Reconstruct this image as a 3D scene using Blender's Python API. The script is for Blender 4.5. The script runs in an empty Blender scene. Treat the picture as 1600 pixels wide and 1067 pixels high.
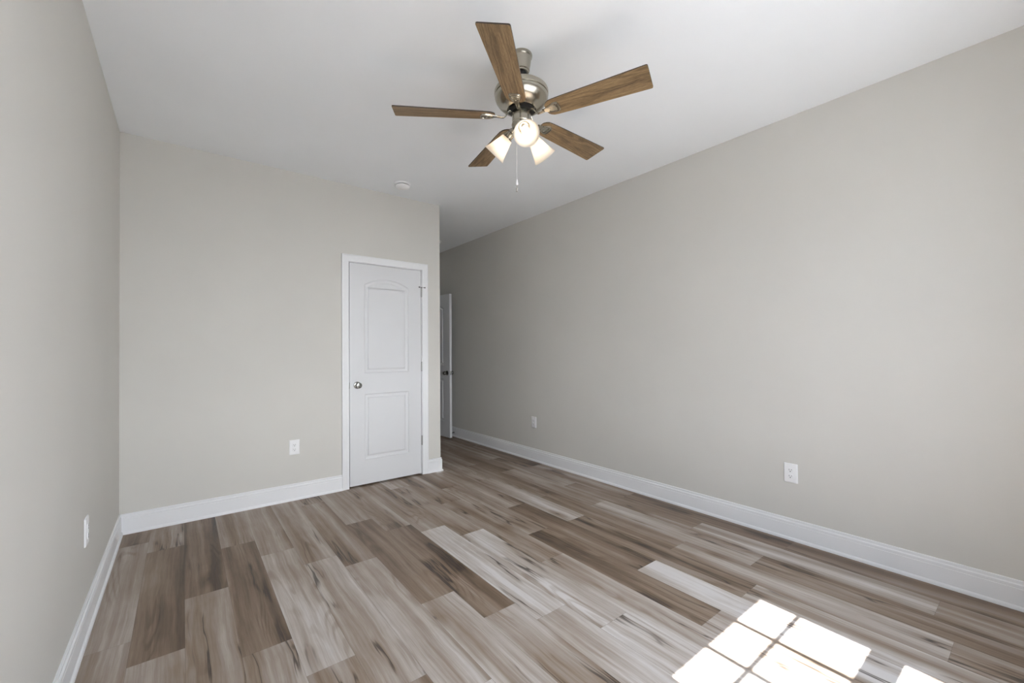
import bpy, bmesh, math, random
from mathutils import Vector, Matrix

sc = bpy.context.scene
C = sc.collection
PI = math.pi
R = math.radians

# ------------------------------------------------------------------ camera
CAM_H = 1.23
YAW, PITCH, ROLL = R(38.0101), R(0.4584), R(0.3311)
cam = bpy.data.cameras.new('camera')
cam.sensor_width = 36.0
cam.lens = 657.66 / 1600 * 36.0
cam.shift_y = 9.79 / 1600
cam.clip_start = 0.02
cam_o = bpy.data.objects.new('camera', cam)
C.objects.link(cam_o)
r0 = Vector((math.cos(YAW), -math.sin(YAW), 0))
f0 = Vector((math.sin(YAW), math.cos(YAW), 0))
z0 = Vector((0, 0, 1))
fw = f0 * math.cos(PITCH) + z0 * math.sin(PITCH)
up = z0 * math.cos(PITCH) - f0 * math.sin(PITCH)
rt = r0 * math.cos(ROLL) - up * math.sin(ROLL)
up = r0 * math.sin(ROLL) + up * math.cos(ROLL)
m = Matrix((rt, up, -fw)).transposed().to_4x4()
m.translation = (0, 0, CAM_H)
cam_o.matrix_world = m
sc.camera = cam_o

# ------------------------------------------------------------------ world, sun, exposure
SKY = 8.9
SUN = 24.0
w = bpy.data.worlds.new('sky')
sc.world = w
w.use_nodes = True
wn = w.node_tree
bg = wn.nodes['Background']
wtc = wn.nodes.new('ShaderNodeTexCoord')
wsep = wn.nodes.new('ShaderNodeSeparateXYZ')
wn.links.new(wtc.outputs['Generated'], wsep.inputs[0])
# hazy sky, brightest on the sun's side (-y) and bluer away from it
wneg = wn.nodes.new('ShaderNodeMath')
wneg.operation = 'MULTIPLY'
wneg.use_clamp = True
wneg.inputs[1].default_value = -1.0
wn.links.new(wsep.outputs['Y'], wneg.inputs[0])
wpow = wn.nodes.new('ShaderNodeMath')
wpow.operation = 'POWER'
wpow.inputs[1].default_value = 3.0
wn.links.new(wneg.outputs[0], wpow.inputs[0])
wst = wn.nodes.new('ShaderNodeMath')
wst.operation = 'MULTIPLY_ADD'
wst.inputs[1].default_value = 0.95 * SKY
wst.inputs[2].default_value = 0.32 * SKY
wn.links.new(wpow.outputs[0], wst.inputs[0])
wn.links.new(wst.outputs[0], bg.inputs[1])
wr = wn.nodes.new('ShaderNodeValToRGB')
wr.color_ramp.elements[0].position = 0.0
wr.color_ramp.elements[0].color = (0.66, 0.80, 1.0, 1)
wr.color_ramp.elements[1].position = 0.9
wr.color_ramp.elements[1].color = (0.90, 0.95, 1.0, 1)
wn.links.new(wpow.outputs[0], wr.inputs[0])
wn.links.new(wr.outputs[0], bg.inputs[0])

sun = bpy.data.lights.new('sun', 'SUN')
sun.energy = SUN
sun.angle = R(0.4)
sun.color = (1.0, 0.975, 0.945)
sun_o = bpy.data.objects.new('sun', sun)
C.objects.link(sun_o)
TAN_E = 1.33
sd = Vector((0.043, 1.0, -TAN_E)).normalized()
sun_o.rotation_euler = sd.to_track_quat('-Z', 'Y').to_euler()
sun_o.location = (1.4, -6, 9)

vs = sc.view_settings
vs.view_transform = 'Standard'
vs.look = 'None'
vs.exposure = 0.9
vs.gamma = 1.0
vs.use_curve_mapping = False
sc.cycles.use_denoising = True
sc.cycles.max_bounces = 16
sc.cycles.diffuse_bounces = 10
sc.cycles.transparent_max_bounces = 16
sc.cycles.sample_clamp_indirect = 8.0

# ------------------------------------------------------------------ dimensions (metres)
H = 2.743
XL, YB, XC, XR = -0.341, 3.896, 2.098, 3.105
YF = -0.45            # inner face of the window wall
YE = 5.975            # hall end wall
YX = 7.3              # far wall of the room beyond the hall
HB, BT = 0.1373, 0.0218
DX0, DX1, DTOP = 1.183, 1.887, 2.043
WINS = [(0.41, 1.193), (1.392, 2.175)]     # glass x ranges
WZ0, WZ1 = 0.57, 2.008

# window portals (guide the sampling of the daylight, give off nothing)
for a, b in WINS:
    L = bpy.data.lights.new('window_portal', 'AREA')
    L.shape = 'RECTANGLE'
    L.size = b - a + 0.1
    L.size_y = WZ1 - WZ0 + 0.1
    L.cycles.is_portal = True
    o = bpy.data.objects.new('window_portal', L)
    C.objects.link(o)
    o.location = ((a + b) / 2, -0.66, (WZ0 + WZ1) / 2)
    o.rotation_euler = Vector((0, 1, 0)).to_track_quat('-Z', 'Z').to_euler()


# ------------------------------------------------------------------ node helpers
def new_mat(name):
    m = bpy.data.materials.new(name)
    m.use_nodes = True
    return m, m.node_tree, m.node_tree.nodes['Principled BSDF']


class N:
    def __init__(s, nt):
        s.nt = nt

    def node(s, t, **kw):
        n = s.nt.nodes.new(t)
        for k, v in kw.items():
            setattr(n, k, v)
        return n

    def link(s, a, b):
        s.nt.links.new(a, b)

    def setin(s, inp, v):
        if hasattr(v, 'is_output') or isinstance(v, bpy.types.NodeSocket):
            s.link(v, inp)
        else:
            inp.default_value = v

    def math(s, op, a, b=0.0, c=None, clamp=False):
        n = s.node('ShaderNodeMath', operation=op, use_clamp=clamp)
        s.setin(n.inputs[0], a)
        s.setin(n.inputs[1], b)
        if c is not None:
            s.setin(n.inputs[2], c)
        return n.outputs[0]

    def vmul(s, a, v):
        n = s.node('ShaderNodeVectorMath', operation='MULTIPLY')
        s.setin(n.inputs[0], a)
        n.inputs[1].default_value = v
        return n.outputs[0]

    def vadd(s, a, b):
        n = s.node('ShaderNodeVectorMath', operation='ADD')
        s.setin(n.inputs[0], a)
        s.setin(n.inputs[1], b)
        return n.outputs[0]

    def noise(s, vec, scale=1.0, detail=2.0, rough=0.5, dist=0.0):
        n = s.node('ShaderNodeTexNoise')
        s.link(vec, n.inputs['Vector'])
        n.inputs['Scale'].default_value = scale
        n.inputs['Detail'].default_value = detail
        n.inputs['Roughness'].default_value = rough
        n.inputs['Distortion'].default_value = dist
        return n.outputs['Fac']

    def ramp(s, fac, stops, interp='LINEAR'):
        n = s.node('ShaderNodeValToRGB')
        cr = n.color_ramp
        cr.interpolation = interp
        while len(cr.elements) < len(stops):
            cr.elements.new(0.5)
        for e, (p, c) in zip(cr.elements, stops):
            e.position = p
            e.color = (c[0], c[1], c[2], 1) if not isinstance(c, (int, float)) else (c, c, c, 1)
        s.setin(n.inputs[0], fac)
        return n.outputs[0]

    def smooth(s, x, a, b, o0=0.0, o1=1.0):
        n = s.node('ShaderNodeMapRange', interpolation_type='SMOOTHSTEP')
        s.setin(n.inputs[0], x)
        for i, v in enumerate((a, b, o0, o1)):
            s.setin(n.inputs[1 + i], v)
        return n.outputs[0]

    def mix(s, fac, a, b, blend='MIX'):
        n = s.node('ShaderNodeMix', data_type='RGBA', blend_type=blend)
        s.setin(n.inputs['Factor'], fac)
        s.setin(n.inputs['A'], a)
        s.setin(n.inputs['B'], b)
        return n.outputs['Result']


def paint(name, col, rough, bump=0.0, scale=900.0, spec=0.5):
    m, nt, p = new_mat(name)
    n = N(nt)
    tc = n.node('ShaderNodeTexCoord').outputs['Object']
    v = n.noise(tc, 1.3, 3)
    k = n.smooth(v, 0.3, 0.7, 0.985, 1.015)
    mx = n.node('ShaderNodeVectorMath', operation='SCALE')
    mx.inputs[0].default_value = col
    n.link(k, mx.inputs['Scale'])
    n.link(mx.outputs[0], p.inputs['Base Color'])
    p.inputs['Roughness'].default_value = rough
    p.inputs['Specular IOR Level'].default_value = spec
    if bump:
        b = n.node('ShaderNodeBump')
        b.inputs['Strength'].default_value = bump
        b.inputs['Distance'].default_value = 0.0006
        n.link(n.noise(tc, scale, 3), b.inputs['Height'])
        n.link(b.outputs[0], p.inputs['Normal'])
    return m


def metal(name, col, rough, aniso=0.0):
    m, nt, p = new_mat(name)
    n = N(nt)
    tc = n.node('ShaderNodeTexCoord').outputs['Object']
    v = n.noise(n.vmul(tc, (4, 4, 30)), 1.0, 2)
    n.link(n.smooth(v, 0.2, 0.8, rough * 0.85, rough * 1.15), p.inputs['Roughness'])
    p.inputs['Base Color'].default_value = (*col, 1)
    p.inputs['Metallic'].default_value = 1.0
    p.inputs['Anisotropic'].default_value = aniso
    return m


def plain(name, col, rough=0.5, metallic=0.0):
    m, nt, p = new_mat(name)
    n = N(nt)
    tc = n.node('ShaderNodeTexCoord').outputs['Object']
    n.link(n.smooth(n.noise(tc, 40, 2), 0.2, 0.8, rough * 0.9, min(1, rough * 1.1)), p.inputs['Roughness'])
    p.inputs['Base Color'].default_value = (*col, 1)
    p.inputs['Metallic'].default_value = metallic
    return m


M = {}
M['wall'] = paint('greige_wall_paint', (0.643, 0.628, 0.593), 0.72, 0.25, 700, 0.3)
M['ceiling'] = paint('white_ceiling_paint', (0.875, 0.90, 0.93), 0.9, 0.3, 500, 0.2)
M['trim'] = paint('white_trim_paint', (0.82, 0.825, 0.84), 0.38)
M['door'] = paint('white_door_paint', (0.70, 0.705, 0.72), 0.42, 0.15, 260)
M['plastic'] = plain('white_plastic', (0.86, 0.86, 0.87), 0.35)
M['dark'] = plain('dark_slot', (0.03, 0.03, 0.03), 0.6)
M['rubber'] = plain('white_rubber', (0.75, 0.75, 0.73), 0.7)
M['nickel'] = metal('brushed_nickel', (0.43, 0.40, 0.335), 0.24, 0.5)
M['satin'] = metal('satin_nickel_hardware', (0.24, 0.235, 0.22), 0.2)
M['black'] = plain('black_metal', (0.02, 0.02, 0.02), 0.45, 0.5)
M['hinge'] = metal('hinge_nickel', (0.42, 0.42, 0.41), 0.35)
M['screw'] = metal('screw_metal', (0.5, 0.48, 0.44), 0.35)
M['vinyl'] = plain('white_vinyl', (0.85, 0.86, 0.87), 0.4)
M['ground'] = paint('pale_concrete_patio', (0.40, 0.41, 0.42), 0.95)


def make_floor_mat():
    m, nt, p = new_mat('vinyl_plank_floor')
    n = N(nt)
    uv = n.node('ShaderNodeUVMap', uv_map='UVMap').outputs[0]       # metres inside the plank
    at = n.node('ShaderNodeAttribute', attribute_name='plank')
    sp = n.node('ShaderNodeSeparateColor')
    n.link(at.outputs['Color'], sp.inputs[0])
    tone, ra, rb = sp.outputs[0], sp.outputs[1], sp.outputs[2]
    off = n.node('ShaderNodeCombineXYZ')
    n.link(n.math('MULTIPLY', ra, 37.0), off.inputs[0])
    n.link(n.math('MULTIPLY', rb, 53.0), off.inputs[1])
    n.link(n.math('MULTIPLY', ra, 11.0), off.inputs[2])
    P = n.vadd(uv, off.outputs[0])
    # slow bend so that nothing runs dead straight
    nn = n.node('ShaderNodeTexNoise')
    n.link(n.vmul(P, (2.5, 2.2, 1)), nn.inputs['Vector'])
    nn.inputs['Scale'].default_value = 1.0
    nn.inputs['Detail'].default_value = 3
    wob = n.vmul(n.vadd(nn.outputs['Color'], (-0.5, -0.5, -0.5)), (0.035, 0.10, 0))
    Q = n.vadd(P, wob)
    band = n.noise(n.vmul(Q, (10, 0.38, 1)), 1.0, 3, 0.55)
    band2 = n.noise(n.vmul(n.vadd(Q, (5, 3, 2)), (28, 0.75, 1)), 1.0, 3, 0.6)
    grain = n.noise(n.vmul(Q, (90, 2.2, 1)), 1.0, 5, 0.65)
    fine = n.noise(n.vmul(Q, (420, 11, 1)), 1.0, 3, 0.6)
    blot = n.noise(n.vmul(n.vadd(Q, (1, 7, 4)), (6, 2.6, 1)), 1.0, 3, 0.6)
    # cathedral rings: contour lines of a stretched noise, kept to patches
    ring_f = n.noise(n.vmul(n.vadd(Q, (9, 2, 5)), (6.5, 0.75, 1)), 1.0, 1.5, 0.4)
    ring = n.math('SINE', n.math('MULTIPLY', ring_f, 130.0))
    ring = n.smooth(ring, -0.2, 1.0)
    ringm = n.smooth(n.noise(n.vmul(n.vadd(Q, (3, 8, 1)), (9, 1.3, 1)), 1.0, 1), 0.56, 0.68)
    # dark wandering cracks
    ck = n.noise(n.vmul(n.vadd(Q, (2, 4, 9)), (7.5, 0.45, 1)), 1.0, 4, 0.55)
    ck = n.math('ABSOLUTE', n.math('SUBTRACT', ck, 0.5))
    ckw = n.smooth(ck, 0.002, 0.013, 1.0, 0.0)
    ckh = n.smooth(ck, 0.0, 0.07, 1.0, 0.0)
    ckm = n.smooth(n.noise(n.vmul(n.vadd(P, (8, 1, 3)), (5, 1.6, 1)), 1.0, 1), 0.51, 0.60)
    # knots
    vo = n.node('ShaderNodeTexVoronoi')
    n.link(n.vmul(Q, (5.8, 2.4, 1)), vo.inputs['Vector'])
    vo.inputs['Scale'].default_value = 1.0
    vsep = n.node('ShaderNodeSeparateColor')
    n.link(vo.outputs['Color'], vsep.inputs[0])
    kmask = n.smooth(vsep.outputs[0], 0.70, 0.74)
    kd = n.math('ADD', vo.outputs['Distance'], n.math('MULTIPLY', n.math('SUBTRACT', n.noise(n.vmul(Q, (60, 18, 1)), 1.0, 3), 0.5), 0.10))
    knot = n.math('MULTIPLY', n.smooth(kd, 0.02, 0.085, 1.0, 0.0), kmask)
    khalo = n.math('MULTIPLY', n.smooth(kd, 0.03, 0.34, 1.0, 0.0), kmask)
    # combine
    t = n.math('ADD', n.math('ADD', tone, 0.045), n.math('MULTIPLY', n.math('SUBTRACT', band, 0.5), 1.3))
    t = n.math('ADD', t, n.math('MULTIPLY', n.math('SUBTRACT', band2, 0.5), 0.5))
    t = n.math('ADD', t, n.math('MULTIPLY', n.math('SUBTRACT', blot, 0.5), 0.30))
    t = n.math('ADD', t, n.math('MULTIPLY', n.math('SUBTRACT', grain, 0.5), 0.46))
    t = n.math('ADD', t, n.math('MULTIPLY', n.math('SUBTRACT', fine, 0.5), 0.22))
    t = n.math('SUBTRACT', t, n.math('MULTIPLY', n.math('MULTIPLY', ring, ringm), 0.13))
    t = n.math('SUBTRACT', t, n.math('MULTIPLY', n.math('MULTIPLY', ckh, ckm), 0.17))
    t = n.math('SUBTRACT', t, n.math('MULTIPLY', khalo, 0.22))
    col = n.ramp(t, [(0.0, (0.075, 0.047, 0.030)), (0.22, (0.163, 0.110, 0.072)), (0.42, (0.255, 0.188, 0.136)),
                     (0.62, (0.345, 0.285, 0.240)), (0.80, (0.465, 0.415, 0.375)), (1.0, (0.63, 0.60, 0.585))])
    dk = n.math('MAXIMUM', n.math('MULTIPLY', ckw, ckm), n.math('MULTIPLY', knot, 0.75))
    col = n.mix(n.math('MULTIPLY', dk, 0.85), col, (0.045, 0.032, 0.026, 1))
    # plank edge: a hair-fine bevel that catches light
    ed = n.node('ShaderNodeAttribute', attribute_name='edge_uv')
    es = n.node('ShaderNodeSeparateXYZ')
    n.link(ed.outputs['Vector'], es.inputs[0])
    n.link(col, p.inputs['Base Color'])
    n.link(n.smooth(grain, 0.2, 0.8, 0.40, 0.52), p.inputs['Roughness'])
    p.inputs['Specular IOR Level'].default_value = 0.5
    b = n.node('ShaderNodeBump')
    b.inputs['Strength'].default_value = 0.35
    b.inputs['Distance'].default_value = 0.0006
    n.link(n.math('ADD', grain, fine), b.inputs['Height'])
    n.link(b.outputs[0], p.inputs['Normal'])
    return m


def make_blade_mat():
    m, nt, p = new_mat('brown_oak_blade')
    n = N(nt)
    uv = n.node('ShaderNodeTexCoord').outputs['Object']
    oi = n.node('ShaderNodeObjectInfo').outputs['Random']
    off = n.node('ShaderNodeCombineXYZ')
    n.link(n.math('MULTIPLY', oi, 31.0), off.inputs[0])
    n.link(n.math('MULTIPLY', oi, 17.0), off.inputs[1])
    P = n.vadd(n.vmul(uv, (1, 1, 0)), off.outputs[0])
    nn = n.node('ShaderNodeTexNoise')
    n.link(n.vmul(P, (5, 9, 1)), nn.inputs['Vector'])
    nn.inputs['Scale'].default_value = 1.0
    Q = n.vadd(P, n.vmul(n.vadd(nn.outputs['Color'], (-0.5, -0.5, -0.5)), (0.07, 0.018, 0)))
    band = n.noise(n.vmul(Q, (1.8, 24, 1)), 1.0, 2)
    ring = n.math('SINE', n.math('MULTIPLY', n.noise(n.vmul(Q, (1.3, 15, 1)), 1.0, 1), 75.0))
    ring = n.smooth(ring, -0.6, 1.0)
    grain = n.noise(n.vmul(Q, (12, 300, 1)), 1.0, 4, 0.65)
    pores = n.noise(n.vmul(P, (45, 900, 1)), 1.0, 2, 0.6)
    t = n.math('ADD', 0.5, n.math('MULTIPLY', n.math('SUBTRACT', band, 0.5), 0.65))
    t = n.math('SUBTRACT', t, n.math('MULTIPLY', n.math('SUBTRACT', ring, 0.5), 0.17))
    t = n.math('ADD', t, n.math('MULTIPLY', n.math('SUBTRACT', grain, 0.5), 0.9))
    t = n.math('ADD', t, n.math('MULTIPLY', n.math('SUBTRACT', pores, 0.5), 0.8))
    col = n.ramp(t, [(0.05, (0.050, 0.029, 0.013)), (0.35, (0.150, 0.094, 0.044)), (0.62, (0.265, 0.175, 0.088)), (1.0, (0.44, 0.315, 0.175))])
    n.link(col, p.inputs['Base Color'])
    p.inputs['Roughness'].default_value = 0.5
    return m


def make_shade_mat():
    m, nt, p = new_mat('frosted_glass_shade')
    n = N(nt)
    out = nt.nodes['Material Output']
    tr = n.node('ShaderNodeBsdfTranslucent')
    tr.inputs[0].default_value = (1.0, 0.95, 0.88, 1)
    df = n.node('ShaderNodeBsdfDiffuse')
    df.inputs[0].default_value = (0.92, 0.88, 0.82, 1)
    gl = n.node('ShaderNodeBsdfGlossy')
    gl.inputs['Roughness'].default_value = 0.25
    a = n.node('ShaderNodeMixShader')
    a.inputs[0].default_value = 0.30
    n.link(tr.outputs[0], a.inputs[1])
    n.link(df.outputs[0], a.inputs[2])
    fr = n.node('ShaderNodeFresnel')
    b = n.node('ShaderNodeMixShader')
    n.link(n.math('MULTIPLY', fr.outputs[0], 0.5), b.inputs[0])
    n.link(a.outputs[0], b.inputs[1])
    n.link(gl.outputs[0], b.inputs[2])
    n.link(b.outputs[0], out.inputs[0])
    return m


def make_glass_mat():
    m, nt, p = new_mat('window_glass')
    n = N(nt)
    out = nt.nodes['Material Output']
    t = n.node('ShaderNodeBsdfTransparent')
    g = n.node('ShaderNodeBsdfGlossy')
    g.inputs['Roughness'].default_value = 0.02
    lw = n.node('ShaderNodeLayerWeight')
    mx = n.node('ShaderNodeMixShader')
    n.link(n.math('ADD', 0.04, n.math('MULTIPLY', n.math('POWER', lw.outputs['Facing'], 4.0), 0.5)), mx.inputs[0])
    n.link(t.outputs[0], mx.inputs[1])
    n.link(g.outputs[0], mx.inputs[2])
    n.link(mx.outputs[0], out.inputs[0])
    return m


def make_bulb_mat(strength):
    m, nt, p = new_mat('lit_bulb')
    p.inputs['Base Color'].default_value = (0.9, 0.88, 0.85, 1)
    p.inputs['Emission Color'].default_value = (1.0, 0.86, 0.69, 1)
    p.inputs['Emission Strength'].default_value = strength
    return m


M['floor'] = make_floor_mat()
M['blade'] = make_blade_mat()
M['blade_edge'] = plain('dark_blade_edge_banding', (0.055, 0.042, 0.032), 0.5)
M['shade'] = make_shade_mat()
M['glass'] = make_glass_mat()
M['bulb'] = make_bulb_mat(7.0)


# ------------------------------------------------------------------ mesh helpers
def link_obj(name, me, parent=None, loc=None, rot=None):
    o = bpy.data.objects.new(name, me)
    C.objects.link(o)
    if parent is not None:
        o.parent = parent
    if loc is not None:
        o.location = loc
    if rot is not None:
        o.rotation_euler = rot
    return o


def obj(name, bm, mat, parent=None, smooth=None, loc=None, rot=None, bevel=None):
    bmesh.ops.recalc_face_normals(bm, faces=bm.faces)
    me = bpy.data.meshes.new(name)
    bm.to_mesh(me)
    bm.free()
    me.materials.append(mat)
    if smooth is not None:
        for p in me.polygons:
            p.use_smooth = True
        me.set_sharp_from_angle(angle=R(smooth))
    o = link_obj(name, me, parent, loc, rot)
    if bevel:
        md = o.modifiers.new('bevel', 'BEVEL')
        md.width = bevel
        md.segments = 2
        md.limit_method = 'ANGLE'
        md.angle_limit = R(40)
    return o


def tag(o, label=None, cat=None, group=None, kind=None):
    if label:
        o['label'] = label
    if cat:
        o['category'] = cat
    if group:
        o['group'] = group
    if kind:
        o['kind'] = kind
    return o


def empty(name, loc=(0, 0, 0), rot=(0, 0, 0), parent=None):
    o = bpy.data.objects.new(name, None)
    o.empty_display_size = 0.1
    C.objects.link(o)
    o.location = loc
    o.rotation_euler = rot
    if parent is not None:
        o.parent = parent
    return o


def add_box(bm, x0, x1, y0, y1, z0, z1):
    v = [bm.verts.new(p) for p in ((x0, y0, z0), (x1, y0, z0), (x1, y1, z0), (x0, y1, z0),
                                   (x0, y0, z1), (x1, y0, z1), (x1, y1, z1), (x0, y1, z1))]
    for f in ((0, 3, 2, 1), (4, 5, 6, 7), (0, 1, 5, 4), (1, 2, 6, 5), (2, 3, 7, 6), (3, 0, 4, 7)):
        bm.faces.new([v[i] for i in f])
    return v


def boxes(*bs):
    bm = bmesh.new()
    for b in bs:
        add_box(bm, *b)
    return bm


def add_lathe(bm, prof, seg=48, M4=None, close_ends=True):
    rings = []
    for r, z in prof:
        if r < 1e-6:
            v = bm.verts.new((0, 0, z))
            rings.append([v])
        else:
            rings.append([bm.verts.new((r * math.cos(2 * PI * i / seg), r * math.sin(2 * PI * i / seg), z)) for i in range(seg)])
    for a, b in zip(rings, rings[1:]):
        for i in range(seg):
            j = (i + 1) % seg
            if len(a) == 1 and len(b) == 1:
                continue
            if len(a) == 1:
                bm.faces.new((a[0], b[i], b[j]))
            elif len(b) == 1:
                bm.faces.new((a[i], a[j], b[0]))
            else:
                bm.faces.new((a[i], a[j], b[j], b[i]))
    if close_ends:
        for rg in (rings[0], rings[-1]):
            if len(rg) > 1:
                bm.faces.new(rg)
    if M4 is not None:
        vs_ = [v for rg in rings for v in rg]
        bmesh.ops.transform(bm, matrix=M4, verts=vs_)


def lathe(prof, seg=48, M4=None, close_ends=True):
    bm = bmesh.new()
    add_lathe(bm, prof, seg, M4, close_ends)
    return bm


def frame_to(p, axis):
    """matrix taking +Z to axis, origin to p"""
    q = Vector(axis).normalized().to_track_quat('Z', 'Y').to_matrix().to_4x4()
    q.translation = p
    return q


def add_tube(bm, pts, rad, seg=10, flat=1.0):
    pts = [Vector(p) for p in pts]
    if isinstance(rad, (int, float)):
        rad = [rad] * len(pts)
    rings = []
    prev = None
    for i, p in enumerate(pts):
        t = (pts[min(i + 1, len(pts) - 1)] - pts[max(i - 1, 0)]).normalized()
        if prev is None:
            a = Vector((0, 0, 1)) if abs(t.z) < 0.9 else Vector((1, 0, 0))
            u = t.cross(a).normalized()
        else:
            u = (prev - t * prev.dot(t)).normalized()
        prev = u
        v = t.cross(u).normalized()
        rings.append([bm.verts.new(p + (u * math.cos(2 * PI * k / seg) + v * math.sin(2 * PI * k / seg) * flat) * rad[i]) for k in range(seg)])
    for a, b in zip(rings, rings[1:]):
        for i in range(seg):
            j = (i + 1) % seg
            bm.faces.new((a[i], a[j], b[j], b[i]))
    bm.faces.new(rings[0])
    bm.faces.new(rings[-1])


def sweep(path, prof, up, side=1.0, closed_ends=True):
    """sweep a closed profile [(a,b)] along a polyline lying in a plane with normal `up`;
    a runs along the mitred in-plane perpendicular, b along `up`."""
    up = Vector(up).normalized()
    path = [Vector(p) for p in path]
    bm = bmesh.new()
    rings = []
    n = len(path)
    for i, p in enumerate(path):
        ds = []
        if i > 0:
            ds.append((path[i] - path[i - 1]).normalized())
        if i < n - 1:
            ds.append((path[i + 1] - path[i]).normalized())
        ns = [d.cross(up) * side for d in ds]
        mv = ns[0] if len(ns) == 1 else (ns[0] + ns[1]) / (1 + ns[0].dot(ns[1]))
        rings.append([bm.verts.new(p + mv * a + up * b) for a, b in prof])
    k = len(prof)
    for a, b in zip(rings, rings[1:]):
        for i in range(k):
            j = (i + 1) % k
            bm.faces.new((a[i], a[j], b[j], b[i]))
    if closed_ends:
        bm.faces.new(rings[0])
        bm.faces.new(rings[-1])
    return bm


def structure(name, bm, mat, label, cat, smooth=None):
    o = obj(name, bm, mat, None, smooth)
    tag(o, label, cat, None, 'structure')
    return o


# ------------------------------------------------------------------ floor of individual planks
random.seed(7)
PW, PL = 0.1815, 1.197
JOINT = {-2: 2.43, -1: 2.235, 0: 2.673, 1: 2.02, 2: 1.75, 3: 2.675, 4: 2.503, 5: 1.90, 6: 1.622, 7: 1.46, 8: 1.24,
         9: 1.838, 10: 2.168, 11: 1.437, 12: 0.96, 13: 1.458, 14: 1.065, 15: 1.54, 16: 2.22, 17: 1.33}
# tone of the planks, keyed by row and rounded near-end position
TONE = {(-2, 2.43): .52, (-2, 3.63): .30, (-2, 1.23): .50,
        (-1, 2.24): .24, (-1, 3.43): .42, (-1, 1.04): .58,
        (0, 2.67): .18, (0, 1.48): .58, (0, 0.28): .6,
        (1, 2.02): .25, (1, 3.22): .44, (1, 0.82): .62,
        (2, 1.75): .62, (2, 2.95): .46, (2, 0.55): .60,
        (3, 1.48): .68, (3, 2.67): .50, (3, 0.28): .56,
        (4, 1.31): .60, (4, 2.50): .40, (4, 3.70): .5, (4, 0.11): .6,
        (5, 0.70): .62, (5, 1.90): .17, (5, 3.10): .48,
        (6, 0.43): .58, (6, 1.62): .26, (6, 2.82): .44,
        (7, 1.46): .74, (7, 2.66): .42, (7, 0.26): .64,
        (8, 1.24): .70, (8, 2.44): .44, (8, 0.04): .72,
        (9, 0.64): .66, (9, 1.84): .46, (9, 3.04): .42,
        (10, 0.97): .33, (10, 2.17): .50, (10, -0.23): .62,
        (11, 0.24): .84, (11, 1.44): .20, (11, 2.63): .48,
        (12, 0.96): .36, (12, 2.17): .62, (12, -0.23): .72,
        (13, 0.26): .60, (13, 1.46): .44, (13, 2.66): .38,
        (14, 1.06): .66, (14, -0.13): .40, (14, 2.26): .46, (14, 3.46): .34,
        (15, 0.34): .62, (15, 1.54): .42, (15, 2.74): .46,
        (16, 1.02): .30, (16, 2.22): .44, (16, -0.17): .34,
        (17, 1.33): .36, (17, 0.13): .40}


def build_floor():
    bm = bmesh.new()
    uvl = bm.loops.layers.uv.new('UVMap')
    cl = bm.loops.layers.float_color.new('plank')
    y_min, y_max = YF - 0.14, YX + 0.1
    for k in range(-2, 18):
        xa, xb = 0.007 + k * PW, 0.007 + (k + 1) * PW
        xa = max(xa, XL - 0.1)
        xb = min(xb, XR + 0.1)
        j0 = JOINT[k]
        i = math.floor((y_min - j0) / PL) - 1
        while j0 + i * PL < y_max:
            ya, yb = j0 + i * PL, j0 + (i + 1) * PL
            i += 1
            if yb <= y_min:
                continue
            tone = None
            for (kk, yy), t in TONE.items():
                if kk == k and abs(yy - ya) < 0.05:
                    tone = t
            if tone is None:
                tone = random.choice((.3, .4, .45, .5, .55, .62))
            ra, rb = random.random(), random.random()
            a, b = max(ya, y_min), min(yb, y_max)
            g = 0.0003
            vs4 = [bm.verts.new(p) for p in ((xa + g, a + g, 0), (xb - g, a + g, 0), (xb - g, b - g, 0), (xa + g, b - g, 0))]
            f = bm.faces.new(vs4)
            for lp in f.loops:
                lp[uvl].uv = (lp.vert.co.x - xa, lp.vert.co.y - ya)
                lp[cl] = (tone, ra, rb, 1)
    # slab underneath, a hair lower so that the seams read as fine grooves
    v = add_box(bm, XL - 0.1, XR + 0.1, y_min, y_max, -0.12, -0.0012)
    for f in v[0].link_faces:
        pass
    for f in bm.faces:
        for lp in f.loops:
            if lp[cl][3] == 0 or f.calc_center_median().z < -0.001:
                lp[cl] = (0.0, 0, 0, 1)
    me = bpy.data.meshes.new('floor')
    bm.normal_update()
    bm.to_mesh(me)
    bm.free()
    me.materials.append(M['floor'])
    o = link_obj('floor', me)
    tag(o, 'wood-look plank floor in mixed brown and pale grey boards', 'floor', None, 'structure')


build_floor()

# ------------------------------------------------------------------ shell
T = 0.12
structure('ceiling', boxes((XL - T, XR + T, YF - 0.2, YX + T, H, H + 0.12)), M['ceiling'],
          'smooth white flat ceiling', 'ceiling')
structure('wall_left', boxes((XL - T, XL, YF - 0.2, YB + 0.75, -0.12, H)), M['wall'],
          'greige painted wall along the left side of the room', 'wall')
structure('wall_right', boxes((XR, XR + T, YF - 0.2, YX + T, -0.12, H)), M['wall'],
          'long greige painted wall along the right side', 'wall')
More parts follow.
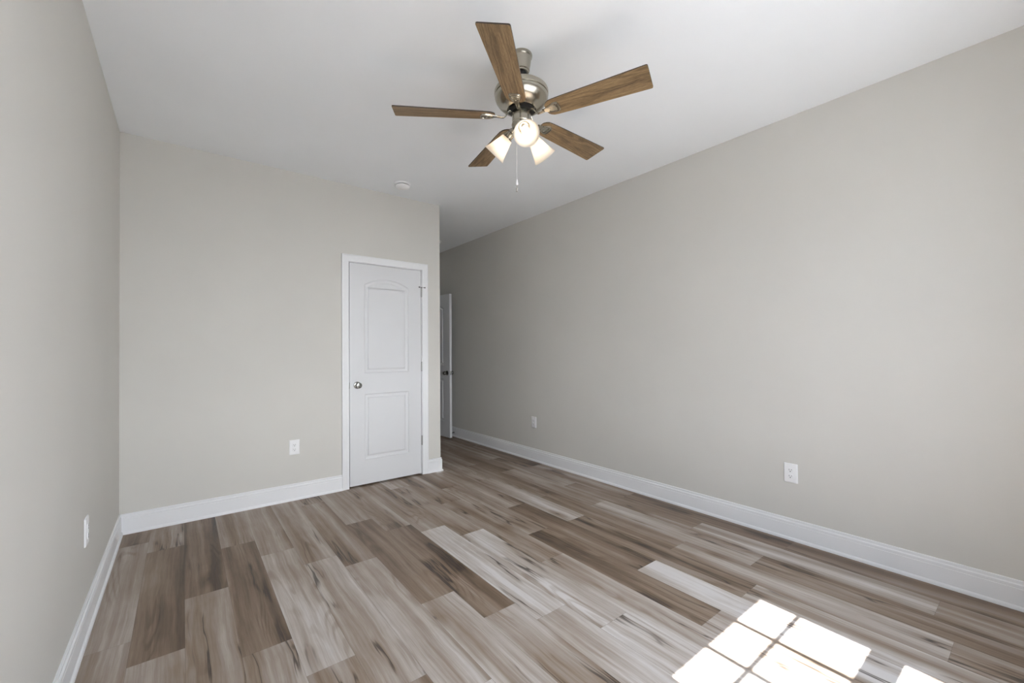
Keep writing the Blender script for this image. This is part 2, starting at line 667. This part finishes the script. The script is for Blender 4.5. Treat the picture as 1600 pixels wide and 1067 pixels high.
# closet wall: opening for the closet door
JB = 0.018
ox0, ox1, oz1 = DX0 - 0.003 - JB, DX1 + 0.003 + JB, DTOP + 0.003 + JB
structure('wall_back', boxes((XL, ox0, YB, YB + T, 0, H), (ox1, XC, YB, YB + T, 0, H), (ox0, ox1, YB, YB + T, oz1, H)),
          M['wall'], 'greige painted wall holding the closet door', 'wall')
structure('wall_hall_side', boxes((XC - T, XC, YB + T, YE, 0, H)), M['wall'],
          'greige wall between the closet and the hall', 'wall')
structure('wall_closet', boxes((XL, XC - T, YB + 0.65, YB + 0.75, 0, H)), M['wall'],
          'rear wall inside the closet', 'wall')
HX0, HX1 = 2.130, 2.900          # hall doorway between jambs
structure('wall_end', boxes((XC - T, HX0 - JB, YE, YE + T, 0, H), (HX1 + JB, XR, YE, YE + T, 0, H),
                            (HX0 - JB, HX1 + JB, YE, YE + T, 2.06 + JB, H)),
          M['wall'], 'greige wall at the far end of the hall', 'wall')
structure('wall_beyond', boxes((1.0, XR, YX, YX + T, 0, H), (0.9, 1.0, YE, YX + T, 0, H), (1.0, XC - T, YE, YE + T, 0, H)),
          M['wall'], 'greige walls of the space beyond the hall door', 'wall')


def window_wall():
    bs = []
    o = 0.055
    xs = [XL] + [v for a, b in WINS for v in (a - o, b + o)] + [XR]
    y0, y1 = YF - 0.2, YF
    for i in range(0, len(xs), 2):
        bs.append((xs[i], xs[i + 1], y0, y1, -0.12, H))
    for a, b in WINS:
        bs.append((a - o, b + o, y0, y1, -0.12, WZ0 - o))
        bs.append((a - o, b + o, y0, y1, WZ1 + o, H))
    return boxes(*bs)


structure('wall_front', window_wall(), M['wall'], 'greige wall with two windows behind the camera', 'wall')
structure('ground', boxes((-14, 18, -22, YF - 0.21, -0.62, -0.5)), M['ground'], 'pale concrete ground outside the windows', 'ground')

# ------------------------------------------------------------------ windows
def build_window(idx, a, b, label):
    root = empty('window_%d' % idx, ((a + b) / 2, YF, WZ0))
    tag(root, label, 'window', None, 'structure')
    ox, oy, oz = root.location
    f = 0.055

    def part(name, bs, mat, bevel=None, parent=root):
        bm = bmesh.new()
        for x0, x1, y0, y1, z0, z1 in bs:
            add_box(bm, x0 - ox, x1 - ox, y0 - oy, y1 - oy, z0 - oz, z1 - oz)
        return obj(name, bm, mat, parent, bevel=bevel)
    X0, X1, Z0, Z1 = a - f, b + f, WZ0 - f, WZ1 + f
    part('frame', [(X0, X0 + .02, -.65, YF, Z0, Z1), (X1 - .02, X1, -.65, YF, Z0, Z1),
                   (X0 + .02, X1 - .02, -.65, YF, Z1 - .02, Z1), (X0 + .02, X1 - .02, -.65, YF, Z0, Z0 + .02)], M['vinyl'])
    yu, yl = -0.56, -0.53
    zr0, zr1 = 1.233, 1.306
    sash = {}
    for nm, y, z0, z1, zm in (('upper_sash', yu - .004, zr0 + .01, Z1 - .02, 1.717), ('lower_sash', yl + .004, Z0 + .02, zr1, (WZ0 + zr0) / 2)):
        gz0, gz1 = (1.296, WZ1) if nm == 'upper_sash' else (WZ0, zr0)
        s = part(nm, [(X0 + .021, a, y - .013, y + .013, z0, z1), (b, X1 - .021, y - .013, y + .013, z0, z1),
                      (a, b, y - .013, y + .013, z0, gz0), (a, b, y - .013, y + .013, gz1, z1)], M['vinyl'])
        w3 = (b - a) / 3
        part('muntin', [(a + w3 * i - .012, a + w3 * i + .012, y - .004, y + .004, gz0, gz1) for i in (1, 2)] +
             [(a, b, y - .0035, y + .0035, zm - .012, zm + .012)], M['vinyl'], parent=s)
        part('pane', [(a, b, y - .0075, y - .0045, gz0, gz1)], M['glass'], parent=s)
    part('sash_lock', [((a + b) / 2 - .03, (a + b) / 2 + .03, yl + .018, yl + .03, zr1 - .02, zr1)], M['vinyl'], .003)
    prof = CASING
    path = [(X1 - ox, 0, Z0 - oz), (X1 - ox, 0, Z1 - oz), (X0 - ox, 0, Z1 - oz), (X0 - ox, 0, Z0 - oz)]
    obj('casing', sweep(path, prof, (0, 1, 0), -1), M['trim'], root, 30)
    part('sill', [(X0 - .08, X1 + .08, YF - .03, YF + .045, Z0 - .022, Z0)], M['trim'], .004)


CW = 0.0658
CASING = [(0.004, 0.0), (0.004, 0.010), (0.007, 0.0125), (0.018, 0.0115), (0.040, 0.0135), (0.050, 0.0165),
          (0.056, 0.0165), (0.058, 0.0185), (CW - .002, 0.0185), (CW, 0.0165), (CW, 0.0)]
build_window(1, WINS[0][0], WINS[0][1], 'white double-hung window, the one nearer the left wall')
build_window(2, WINS[1][0], WINS[1][1], 'white double-hung window nearer the right wall, sun shining through')

# ------------------------------------------------------------------ baseboards and casings
BASE = [(0, 0), (BT, 0), (BT, 0.008), (0.0205, 0.013), (0.017, 0.0175), (0.0135, 0.0195), (0.0130, 0.0205), (0.0130, 0.0985),
        (0.0120, 0.1000), (0.0108, 0.1012), (0.0108, 0.1024), (0.0128, 0.1040), (0.0130, 0.1160), (0.0110, 0.1190), (0.0075, 0.1215), (0.0070, 0.1235),
        (0.0085, 0.1255), (0.0085, 0.1350), (0.0065, HB), (0, HB)]


def baseboard(name, path, side, label):
    structure(name, sweep(path, BASE, (0, 0, 1), side), M['trim'], label, 'baseboard', 25)


baseboard('baseboard_left', [(XL, YF, 0), (XL, YB, 0)], 1, 'white moulded baseboard at the foot of the left wall')
baseboard('baseboard_back', [(XL, YB, 0), (DX0 - CW, YB, 0)], 1, 'white moulded baseboard left of the closet door')
baseboard('baseboard_corner', [(DX1 + CW, YB, 0), (XC, YB, 0), (XC, YE, 0)], 1,
          'white baseboard wrapping the wall corner right of the closet door')
baseboard('baseboard_right', [(XR, YE, 0), (XR, YF, 0)], 1, 'long white moulded baseboard under the right wall')
baseboard('baseboard_front', [(XR, YF, 0), (XL, YF, 0)], 1, 'white baseboard under the windows')


def jamb(name, x0, x1, ztop, y0, y1, label, cas):
    bm = boxes((x0 - JB, x0, y0, y1, 0, ztop + JB), (x1, x1 + JB, y0, y1, 0, ztop + JB), (x0, x1, y0, y1, ztop, ztop + JB))
    # stop
    ys = y0 + 0.042
    for b in ((x0, x0 + .01, ys, ys + .03, 0, ztop), (x1 - .01, x1, ys, ys + .03, 0, ztop), (x0 + .01, x1 - .01, ys, ys + .03, ztop - .01, ztop)):
        add_box(bm, *b)
    if cas:
        b2 = sweep([(x0, y0, 0), (x0, y0, ztop), (x1, y0, ztop), (x1, y0, 0)], CASING, (0, -1, 0), -1)
        me = bpy.data.meshes.new('t')
        bmesh.ops.recalc_face_normals(b2, faces=b2.faces)
        b2.to_mesh(me)
        bm.from_mesh(me)
        b2.free()
    structure(name, bm, M['trim'], label, 'door casing', 30)


jamb('trim_1', DX0 - .003, DX1 + .003, DTOP + .003, YB, YB + T, 'white moulded casing around the closet door', True)
jamb('trim_2', HX0, HX1, 2.06, YE, YE + T, 'white frame of the doorway at the end of the hall', False)


# ------------------------------------------------------------------ doors
def offset_poly(pts, d):
    """inset a CCW polygon by d"""
    n = len(pts)
    out = []
    for i in range(n):
        p0, p1, p2 = (Vector(pts[i - 1]), Vector(pts[i]), Vector(pts[(i + 1) % n]))
        a = (p1 - p0).normalized()
        b = (p2 - p1).normalized()
        na, nb = Vector((-a.y, a.x)), Vector((-b.y, b.x))
        mv = (na + nb) / max(0.2, 1 + na.dot(nb))
        out.append(p1 + mv * d)
    return out


def panel_outline(x0, x1, z0, z1, sag):
    pts = [(x0, z0), (x1, z0)]
    if sag <= 0:
        return pts + [(x1, z1), (x0, z1)]
    c = (x1 - x0) / 2
    rad = (c * c + sag * sag) / (2 * sag)
    cx, cz = (x0 + x1) / 2, z1 + sag - rad
    a0 = math.asin(c / rad)
    k = 24
    for i in range(k + 1):
        a = a0 - 2 * a0 * i / k
        pts.append((cx + rad * math.sin(a), cz + rad * math.cos(a)))
    return pts


STEPS = [(0.0, 0.0), (0.003, -0.0045), (0.006, -0.0065), (0.012, -0.0085), (0.020, -0.0095), (0.030, -0.0090), (0.034, -0.0075), (0.037, -0.0030), (0.041, -0.0015), (0.045, -0.0012)]


def door_leaf(w, z0, z1, th):
    """local: x 0..w, front face at y=0 looking to -y, back at y=th"""
    bm = bmesh.new()
    k = w / 0.698
    panels = [panel_outline(.133 * k, .564 * k, 1.035, 1.853, 0.062), panel_outline(.133 * k, .564 * k, .238, .842, 0)]
    corner = {}
    for y, s in ((0.0, 1), (th, -1)):
        rim = [bm.verts.new((x, y, z)) for x, z in ((0, z0), (w, z0), (w, z1), (0, z1))]
        corner[y] = rim
        edges = [bm.edges.new((rim[i], rim[(i + 1) % 4])) for i in range(4)]
        for pts in panels:
            prev = None
            for d, dep in STEPS:
                q = offset_poly(pts, d)
                ring = [bm.verts.new((p[0], y - dep * s, p[1])) for p in q]
                if prev is None:
                    edges += [bm.edges.new((ring[i], ring[(i + 1) % len(ring)])) for i in range(len(ring))]
                else:
                    for i in range(len(ring)):
                        j = (i + 1) % len(ring)
                        bm.faces.new((prev[i], prev[j], ring[j], ring[i]))
                prev = ring
            bm.faces.new(prev)
        bmesh.ops.triangle_fill(bm, edges=edges, use_beauty=True, normal=(0, -s, 0))
    a, b = corner[0.0], corner[th]
    for i in range(4):
        j = (i + 1) % 4
        bm.faces.new((a[i], a[j], b[j], b[i]))
    return bm


def knob_bm(axis_y):
    s = -1 if axis_y < 0 else 1
    prof = [(0, 0), (.0325, 0), (.0325, .003), (.030, .007), (.022, .009), (.013, .011), (.0115, .020), (.012, .027), (.019, .032),
            (.0255, .038), (.0275, .046), (.0265, .054), (.022, .059), (.012, .0605), (.011, .0590), (.0095, .0590), (.0085, .0615), (0, .0620)]
    return lathe(prof, 40, frame_to((0, 0, 0), (0, s, 0)))


def hinge_bm():
    bm = bmesh.new()
    for i in range(5):
        z0 = -.0445 + i * .0178
        add_lathe(bm, [(0, z0 + .0004), (.0078, z0 + .0004), (.0078, z0 + .0174), (0, z0 + .0174)], 16)
    add_lathe(bm, [(0, .0445), (.005, .0445), (.005, .048), (.003, .050), (0, .0505)], 16)
    add_lathe(bm, [(0, -.050), (.004, -.049), (.005, -.0445), (0, -.0445)], 16)
    return bm


# closet door
GB = 0.014
d1 = empty('door_1', (DX0, YB, 0))
tag(d1, 'closed white two-panel closet door with arched upper panel', 'door', None, 'structure')
leafw = DX1 - DX0 - 0.004
lf = obj('door_leaf', door_leaf(leafw, GB, DTOP - 0.001, 0.035), M['door'], d1, None, (0.002, 0.001, 0))
kn = obj('door_knob', knob_bm(-1), M['satin'], d1, 35, (1.252 - DX0, 0.001, 0.927))
kn['label'] = 'round satin nickel knob'
obj('latch_plate', boxes((-.0018, .0018, .004, .030, -.028, .028)), M['satin'], d1, None, (0.002, 0, .927))
for z in (1.825, 1.081, 0.342):
    h = obj('hinge', hinge_bm(), M['hinge'], d1, 35, (DX1 - DX0 + 0.004, -0.005, z))
    h['label'] = 'satin nickel hinge'
# hinge-pin door stop on the upper hinge
bm = bmesh.new()
add_tube(bm, [(-.030, -.016, 0), (-.006, -.004, 0), (0, 0, 0), (.010, -.004, 0), (.030, -.013, 0)], .0028, 10)
add_lathe(bm, [(0, -.004), (.0085, -.004), (.0085, .003), (0, .003)], 16)
hs = obj('hinge_pin_stop', bm, M['satin'], d1, 35, (DX1 - DX0 + 0.004, -0.005, 1.874))
bm = bmesh.new()
add_lathe(bm, [(0, 0), (.006, 0), (.006, .006), (0, .008)], 14, frame_to((-.030, -.016, 0), (-1, -.2, 0)))
add_lathe(bm, [(0, 0), (.006, 0), (.006, .006), (0, .008)], 14, frame_to((.030, -.013, 0), (.4, 1, 0)))
obj('stop_pad', bm, M['dark'], hs, 35)

# hall door, standing open against the right wall
hinge = Vector((2.893, 5.968, 0))
free = Vector((2.957, 5.209, 0))
dv = (free - hinge)
dw = dv.length
ang = math.atan2(dv.y, dv.x)            # local +x runs hinge -> free edge
d2 = empty('door_2', hinge, (0, 0, ang))
tag(d2, 'open white panelled door edge-on beside the right wall in the hall', 'door', None, 'structure')
# front (-y local) faces: local -y = world direction rotated
obj('door_leaf', door_leaf(dw, GB, 2.045, 0.035), M['door'], d2, None, (0, 0, 0))
for s in (-1, 1):
    y = 0 if s < 0 else 0.035
    k = obj('door_knob', knob_bm(s), M['satin'], d2, 35, (dw - 0.062, y, 0.925))
    k['label'] = 'round satin nickel knob'
obj('latch_plate', boxes((-.0005, .001, .0055, .0295, -.028, .028)), M['hinge'], d2, None, (dw, 0, .925))
obj('latch_bolt', boxes((0, .010, .011, .024, -.009, .009)), M['hinge'], d2, None, (dw, 0, .925), bevel=.002)
for z in (1.825, 1.081, 0.342):
    obj('hinge', hinge_bm(), M['hinge'], d2, 35, (-0.006, -0.005, z))

# spring door stop on the right baseboard
ds = empty('door_stop', (XR - 0.013, 5.33, 0.058))
tag(ds, 'small springy white-tipped door stop on the right baseboard beside the open door', 'door stop')
bm = bmesh.new()
pts = []
for i in range(14 * 10 + 1):
    a = 2 * PI * i / 10
    pts.append((-.006 - .060 * i / 140, .0052 * math.cos(a), .0052 * math.sin(a)))
add_tube(bm, pts, .0011, 6)
obj('spring', bm, M['satin'], ds, 40)
obj('mounting_base', lathe([(0, 0), (.010, 0), (.010, .003), (.006, .008), (0, .008)], 20, frame_to((0, 0, 0), (-1, 0, 0))), M['satin'], ds, 35)
obj('rubber_tip', lathe([(0, 0), (.0065, 0), (.0075, .004), (.0065, .012), (0, .013)], 20, frame_to((-.064, 0, 0), (-1, 0, 0))), M['rubber'], ds, 35)


# ------------------------------------------------------------------ power outlets
def outlet_plate_bm():
    w, h, t = 0.079, 0.124, 0.006
    bm = bmesh.new()
    loops = []
    for ins, z in ((0, 0), (0, .0022), (.0012, .0042), (.0045, t), (.0075, t + .0002)):
        rr = .004
        ring = []
        for cx, cz, a0 in ((w / 2 - rr, h / 2 - rr, 0), (-w / 2 + rr, h / 2 - rr, 90), (-w / 2 + rr, -h / 2 + rr, 180), (w / 2 - rr, -h / 2 + rr, 270)):
            for s in range(5):
                a = R(a0 + 22.5 * s)
                x, zz = cx + rr * math.cos(a), cz + rr * math.sin(a)
                ring.append(bm.verts.new((x * (1 - 2 * ins / w), -z, zz * (1 - 2 * ins / h))))
        loops.append(ring)
    n = len(loops[0])
    for a, b in zip(loops, loops[1:]):
        for i in range(n):
            j = (i + 1) % n
            bm.faces.new((a[i], a[j], b[j], b[i]))
    bm.faces.new(loops[0])
    bm.faces.new(loops[-1])
    return bm


def recept_bm():
    bm = bmesh.new()
    rings = []
    for y, s in ((0, 1), (-.0022, 1), (-.0030, .955)):
        ring = []
        for i in range(48):
            a = 2 * PI * i / 48
            x = .0172 * math.cos(a)
            z = max(-.0140, min(.0140, .0172 * math.sin(a)))
            ring.append(bm.verts.new((x * s, y, z * s)))
        rings.append(ring)
    for a, b in zip(rings, rings[1:]):
        for i in range(48):
            j = (i + 1) % 48
            bm.faces.new((a[i], a[j], b[j], b[i]))
    bm.faces.new(rings[0])
    bm.faces.new(rings[-1])
    return bm


def slots_bm():
    bm = boxes((-.0077, -.0053, -.0033, -.0020, -.0015, .0068), (.0053, .0077, -.0033, -.0020, -.0007, .0060))
    add_lathe(bm, [(0, 0), (.0030, 0), (.0030, .0013), (0, .0013)], 16, frame_to((0, -.0020, -.0078), (0, -1, 0)))
    return bm


def make_outlet():
    r = empty('power_outlet')
    obj('cover_plate', outlet_plate_bm(), M['plastic'], r, 50)
    for s in (1, -1):
        rc = obj('receptacle', recept_bm(), M['plastic'], r, 40, (0, -.0058, s * .0195))
        sl = obj('slot', slots_bm(), M['dark'], rc, 40)
        sl['label'] = 'dark socket slots'
    obj('screw', lathe([(0, 0), (.0033, 0), (.0030, .0012), (0, .0016)], 16, frame_to((0, -.006, 0), (0, -1, 0))), M['plastic'], r, 40)
    return r


def copy_tree(o, parent=None):
    c = o.copy()
    C.objects.link(c)
    c.parent = parent
    for ch in list(o.children):
        copy_tree(ch, c)
    return c


outlets = [((0.733, YB, 0.439), 0, 'white power outlet low on the back wall left of the closet door'),
           ((XR, 1.045, 0.430), -PI / 2, 'white power outlet on the right wall nearest the camera, larger in view'),
           ((XR, 3.579, 0.432), -PI / 2, 'small white power outlet on the right wall nearer the hall'),
           ((XL, 2.652, 0.440), PI / 2, 'white power outlet on the left wall seen almost edge-on')]
proto = make_outlet()
for i, (loc, rz, lab) in enumerate(outlets):
    o = proto if i == 0 else copy_tree(proto)
    o.location = loc
    o.rotation_euler = (0, 0, rz)
    tag(o, lab, 'outlet', 'duplex power outlets on the walls')


# ------------------------------------------------------------------ smoke detectors
def make_smoke():
    r = empty('smoke_detector')
    obj('base', lathe([(0, 0), (.070, 0), (.070, -.008), (.067, -.012), (.062, -.0125), (0, -.0125)], 56), M['plastic'], r, 35)
    g = obj('vent_gap', lathe([(0, -.0125), (.058, -.0125), (.058, -.0175), (0, -.0175)], 56), M['dark'], r, 35)
    g['label'] = 'dark vent gap'
    cv = obj('cover', lathe([(0, -.0172), (.061, -.0172), (.0635, -.019), (.062, -.026), (.055, -.035), (.040, -.0405), (.022, -.043), (0, -.0435)], 56),
             M['plastic'], r, 40)
    bt = obj('test_button', lathe([(0, -.042), (.010, -.042), (.0095, -.0455), (0, -.046)], 24), M['plastic'], r, 35)
    return r


sm = make_smoke()
sm.location = (1.56, 3.585, H)
tag(sm, 'round white smoke detector on the ceiling above the closet wall', 'smoke detector')
sm2 = copy_tree(sm)
sm2.location = (2.735, 5.17, H)
tag(sm2, 'round white smoke detector on the hall ceiling, mostly behind the wall corner', 'smoke detector')

# ------------------------------------------------------------------ ceiling fan
FX, FY = 1.364, 1.655
fan = empty('ceiling_fan', (FX, FY, H))
tag(fan, 'ceiling fan with five brown wood blades, nickel motor and three lit frosted lamps', 'ceiling fan')


def fz(z):
    return z - H


obj('canopy', lathe([(0, 0), (.056, 0), (.057, -.004), (.056, -.012), (.053, -.016), (.0515, -.020), (.044, -.070), (.0425, -.074), (.0425, -.080), (.038, -.084),
                     (.037, -.090), (.030, -.0905), (.029, -.078), (0, -.078)], 64), M['nickel'], fan, 35)
for a in (20, 110, 200, 290):
    p = Vector((.053 * math.cos(R(a)), .053 * math.sin(R(a)), -.012))
    obj('canopy_screw', lathe([(0, 0), (.0035, 0), (.003, .002), (0, .0028)], 12, frame_to(p, (math.cos(R(a)), math.sin(R(a)), 0))), M['screw'], fan, 35)
obj('hanger_ball', lathe([(0, fz(2.672)), (.018, fz(2.670)), (.026, fz(2.660)), (.027, fz(2.652)), (.024, fz(2.643)), (.014, fz(2.637)), (0, fz(2.636))], 32), M['black'], fan, 60)
obj('downrod', lathe([(0, fz(2.65)), (.0125, fz(2.65)), (.0125, fz(2.585)), (0, fz(2.585))], 24), M['black'], fan, 35)
mh = obj('motor_housing', lathe([(0, fz(2.602)), (.024, fz(2.602)), (.026, fz(2.598)), (.030, fz(2.590)), (.060, fz(2.586)), (.100, fz(2.578)), (.124, fz(2.569)),
                                 (.1345, fz(2.560)), (.138, fz(2.552)), (.138, fz(2.538)), (.1365, fz(2.535)), (.1335, fz(2.534)), (.1335, fz(2.531)), (.1360, fz(2.530)),
                                 (.1355, fz(2.522)), (.131, fz(2.509)), (.122, fz(2.495)), (.108, fz(2.481)), (.091, fz(2.470)), (.077, fz(2.463)), (.074, fz(2.462)),
                                 (.0725, fz(2.464)), (.070, fz(2.470)), (0, fz(2.470))], 96), M['nickel'], fan, 28)
obj('flywheel', lathe([(0, fz(2.468)), (.066, fz(2.468)), (.066, fz(2.456)), (.058, fz(2.452)), (.040, fz(2.450)), (0, fz(2.450))], 64), M['black'], fan, 35)
obj('switch_housing', lathe([(0, fz(2.452)), (.047, fz(2.452)), (.0485, fz(2.449)), (.0485, fz(2.398)), (.046, fz(2.394)), (.050, fz(2.391)), (.051, fz(2.385)), (.046, fz(2.372)),
                             (.034, fz(2.360)), (.018, fz(2.353)), (.008, fz(2.351)), (.006, fz(2.343)), (0, fz(2.342))], 64), M['nickel'], fan, 30)

PH, TIL, RT = -138.83, -0.205, 0.638


def blade_bm():
    pts = []
    half = [(.138, .020), (.141, .030), (.150, .040), (.165, .048), (.185, .0505), (.25, .0540), (.40, .0590), (.60, .0662), (RT - .008, .0672), (RT - .002, .0655), (RT, .060)]
    outline = [(x, y) for x, y in half] + [(x, -y) for x, y in reversed(half)]
    bm = bmesh.new()
    tops, bots = [], []
    for x, y in outline:
        tops.append(bm.verts.new((x, y, .0028)))
        bots.append(bm.verts.new((x, y, -.0028)))
    bm.faces.new(tops)
    bm.faces.new(list(reversed(bots)))
    n = len(outline)
    for i in range(n):
        j = (i + 1) % n
        bm.faces.new((tops[i], bots[i], bots[j], tops[j]))
    return bm


def bracket_bm():
    bm = bmesh.new()
    # spoon-shaped plate under the blade root
    st = [(.118, .0085), (.135, .011), (.150, .018), (.165, .0255), (.182, .0305), (.196, .031), (.205, .027), (.209, .018), (.210, .0)]
    out = [(x, y) for x, y in st] + [(x, -y) for x, y in reversed(st[:-1])]
    z1, z2 = -.0030, -.0070
    a = [bm.verts.new((x, y, z1)) for x, y in out]
    b = [bm.verts.new((.12 + (x - .12) * .985, y * .94, z2)) for x, y in out]
    bm.faces.new(a)
    bm.faces.new(list(reversed(b)))
    for i in range(len(out)):
        j = (i + 1) % len(out)
        bm.faces.new((a[i], b[i], b[j], a[j]))
    # raised rim around the end
    rim = [(x * .985 + .002, y * .80, z2) for x, y in st[2:]] + [(x * .985 + .002, -y * .80, z2) for x, y in reversed(st[2:-1])]
    add_tube(bm, rim, .0032, 8)
    rim2 = [(.186, .020, z2 - .001), (.192, .014, z2 - .001), (.194, 0, z2 - .001), (.192, -.014, z2 - .001), (.186, -.020, z2 - .001)]
    add_tube(bm, rim2, .0022, 8)
    return bm


blade_src = None
for k in range(5):
    a = R(PH + 72 * k)
    dz = 0.012 * math.cos(a)
    # blade: x radial, rolled about its own length
    rotm = Matrix.Rotation(a, 4, 'Z') @ Matrix.Rotation(-math.asin(0.017 * math.cos(a)), 4, 'Y') @ Matrix.Rotation(TIL, 4, 'X')
    mt = Matrix.Translation((0, 0, fz(2.428))) @ rotm
    if blade_src is None:
        bl = obj('blade', blade_bm(), M['blade'], fan, None)
        bl.data.materials.append(M['blade_edge'])
        for pf in bl.data.polygons:
            if abs(pf.normal.z) < 0.5:
                pf.material_index = 1
        br = obj('blade_bracket', bracket_bm(), M['nickel'], bl, 35)
        scw = []
        for sx, sy in ((.160, 0), (.178, .012), (.178, -.012)):
            scw.append(obj('screw', lathe([(0, 0), (.0035, 0), (.003, .0016), (0, .002)], 12, frame_to((sx, sy, -.007), (0, 0, -1))), M['screw'], bl, 35))
        blade_src = bl
    else:
        bl = copy_tree(blade_src, fan)
    bl.matrix_parent_inverse = Matrix()
    bl.matrix_basis = mt
    # arm from the flywheel out to the bracket
    bm = bmesh.new()
    inv = Vector((1, 0, 0))
    pr = [(.052, 0, fz(2.455)), (.064, 0, fz(2.452)), (.074, 0, fz(2.441)), (.082, 0, fz(2.427)), (.093, 0, fz(2.4185)), (.106, 0, fz(2.4185)), (.126, 0, fz(2.4225))]
    add_tube(bm, pr, [.0085, .0085, .008, .0075, .0075, .008, .010], 12, 0.5)
    bmesh.ops.rotate(bm, verts=bm.verts, cent=(0, 0, 0), matrix=Matrix.Rotation(a, 3, 'Z'))
    obj('blade_arm', bm, M['nickel'], fan, 45)

# lamps: arm, socket, frosted shade, bulb
SH = [(.0255, .000), (.0300, .002), (.0315, .010), (.0345, .022), (.0395, .040), (.0450, .060), (.0510, .080), (.0570, .096), (.0625, .106)]
shade_prof = SH + [(r - .0028, z - .0006) for r, z in reversed(SH)]
shade_prof = shade_prof + [shade_prof[0]]
for az in (-121, -1, 119):
    a = R(az)
    rad = Vector((math.cos(a), math.sin(a), 0))
    ax = (rad - Vector((0, 0, .93))).normalized()
    neck = rad * .080 + Vector((0, 0, fz(2.334)))
    bm = bmesh.new()
    add_tube(bm, [rad * .030 + Vector((0, 0, fz(2.378))), rad * .046 + Vector((0, 0, fz(2.370))), neck - ax * .028], [.009, .0095, .010], 14)
    obj('lamp_arm', bm, M['nickel'], fan, 40)
    obj('socket', lathe([(0, -.034), (.012, -.034), (.019, -.030), (.0215, -.024), (.0215, -.006), (.0265, -.003), (.0265, .004), (.0235, .006), (.0235, .0005), (0, .0005)], 40,
                        frame_to(neck, ax)), M['nickel'], fan, 35)
    sh = obj('lamp_shade', lathe(shade_prof, 64, frame_to(neck, ax), False), M['shade'], fan, 60)
    sh['label'] = 'frosted white glass bell shade, lit'
    bu = obj('bulb', lathe([(0, .086), (.009, .0845), (.0145, .080), (.0180, .072), (.0185, .064), (.0172, .055), (.0145, .045), (.0125, .034), (.0125, .0255), (0, .0255)], 32, frame_to(neck, ax)),
             M['bulb'], fan, 60)
    bu['label'] = 'glowing warm bulb'
    obj('bulb_base', lathe([(0, .0010), (.0118, .0010), (.0118, .026), (0, .026)], 24, frame_to(neck, ax)), M['plastic'], fan, 40)

# two pull chains with fobs
for (px, py, ztop, zend, kind) in ((-.026, .008, 2.362, 2.080, 0), (-.022, .014, 2.362, 2.066, 1)):
    bm = bmesh.new()
    add_tube(bm, [(px, py, fz(ztop)), (px, py, fz(zend + .02))], .0007, 8)
    ch = obj('pull_chain', bm, M['plastic'], fan, 60)
    if kind == 0:
        b2 = lathe([(0, fz(zend + .022)), (.003, fz(zend + .021)), (.0042, fz(zend + .010)), (.0065, fz(zend)), (.0055, fz(zend - .006)), (0, fz(zend - .007))], 20,
                   Matrix.Translation((px, py, 0)))
        fb = obj('fob', b2, M['plastic'], ch, 50)
    else:
        b2 = lathe([(0, fz(zend + .022)), (.002, fz(zend + .021)), (.0022, fz(zend)), (.0052, fz(zend - .004)), (.0052, fz(zend - .010)), (.003, fz(zend - .014)), (.0042, fz(zend - .022)), (0, fz(zend - .025))], 20,
                   Matrix.Translation((px, py, 0)))
        fb = obj('fob', b2, M['screw'], ch, 50)
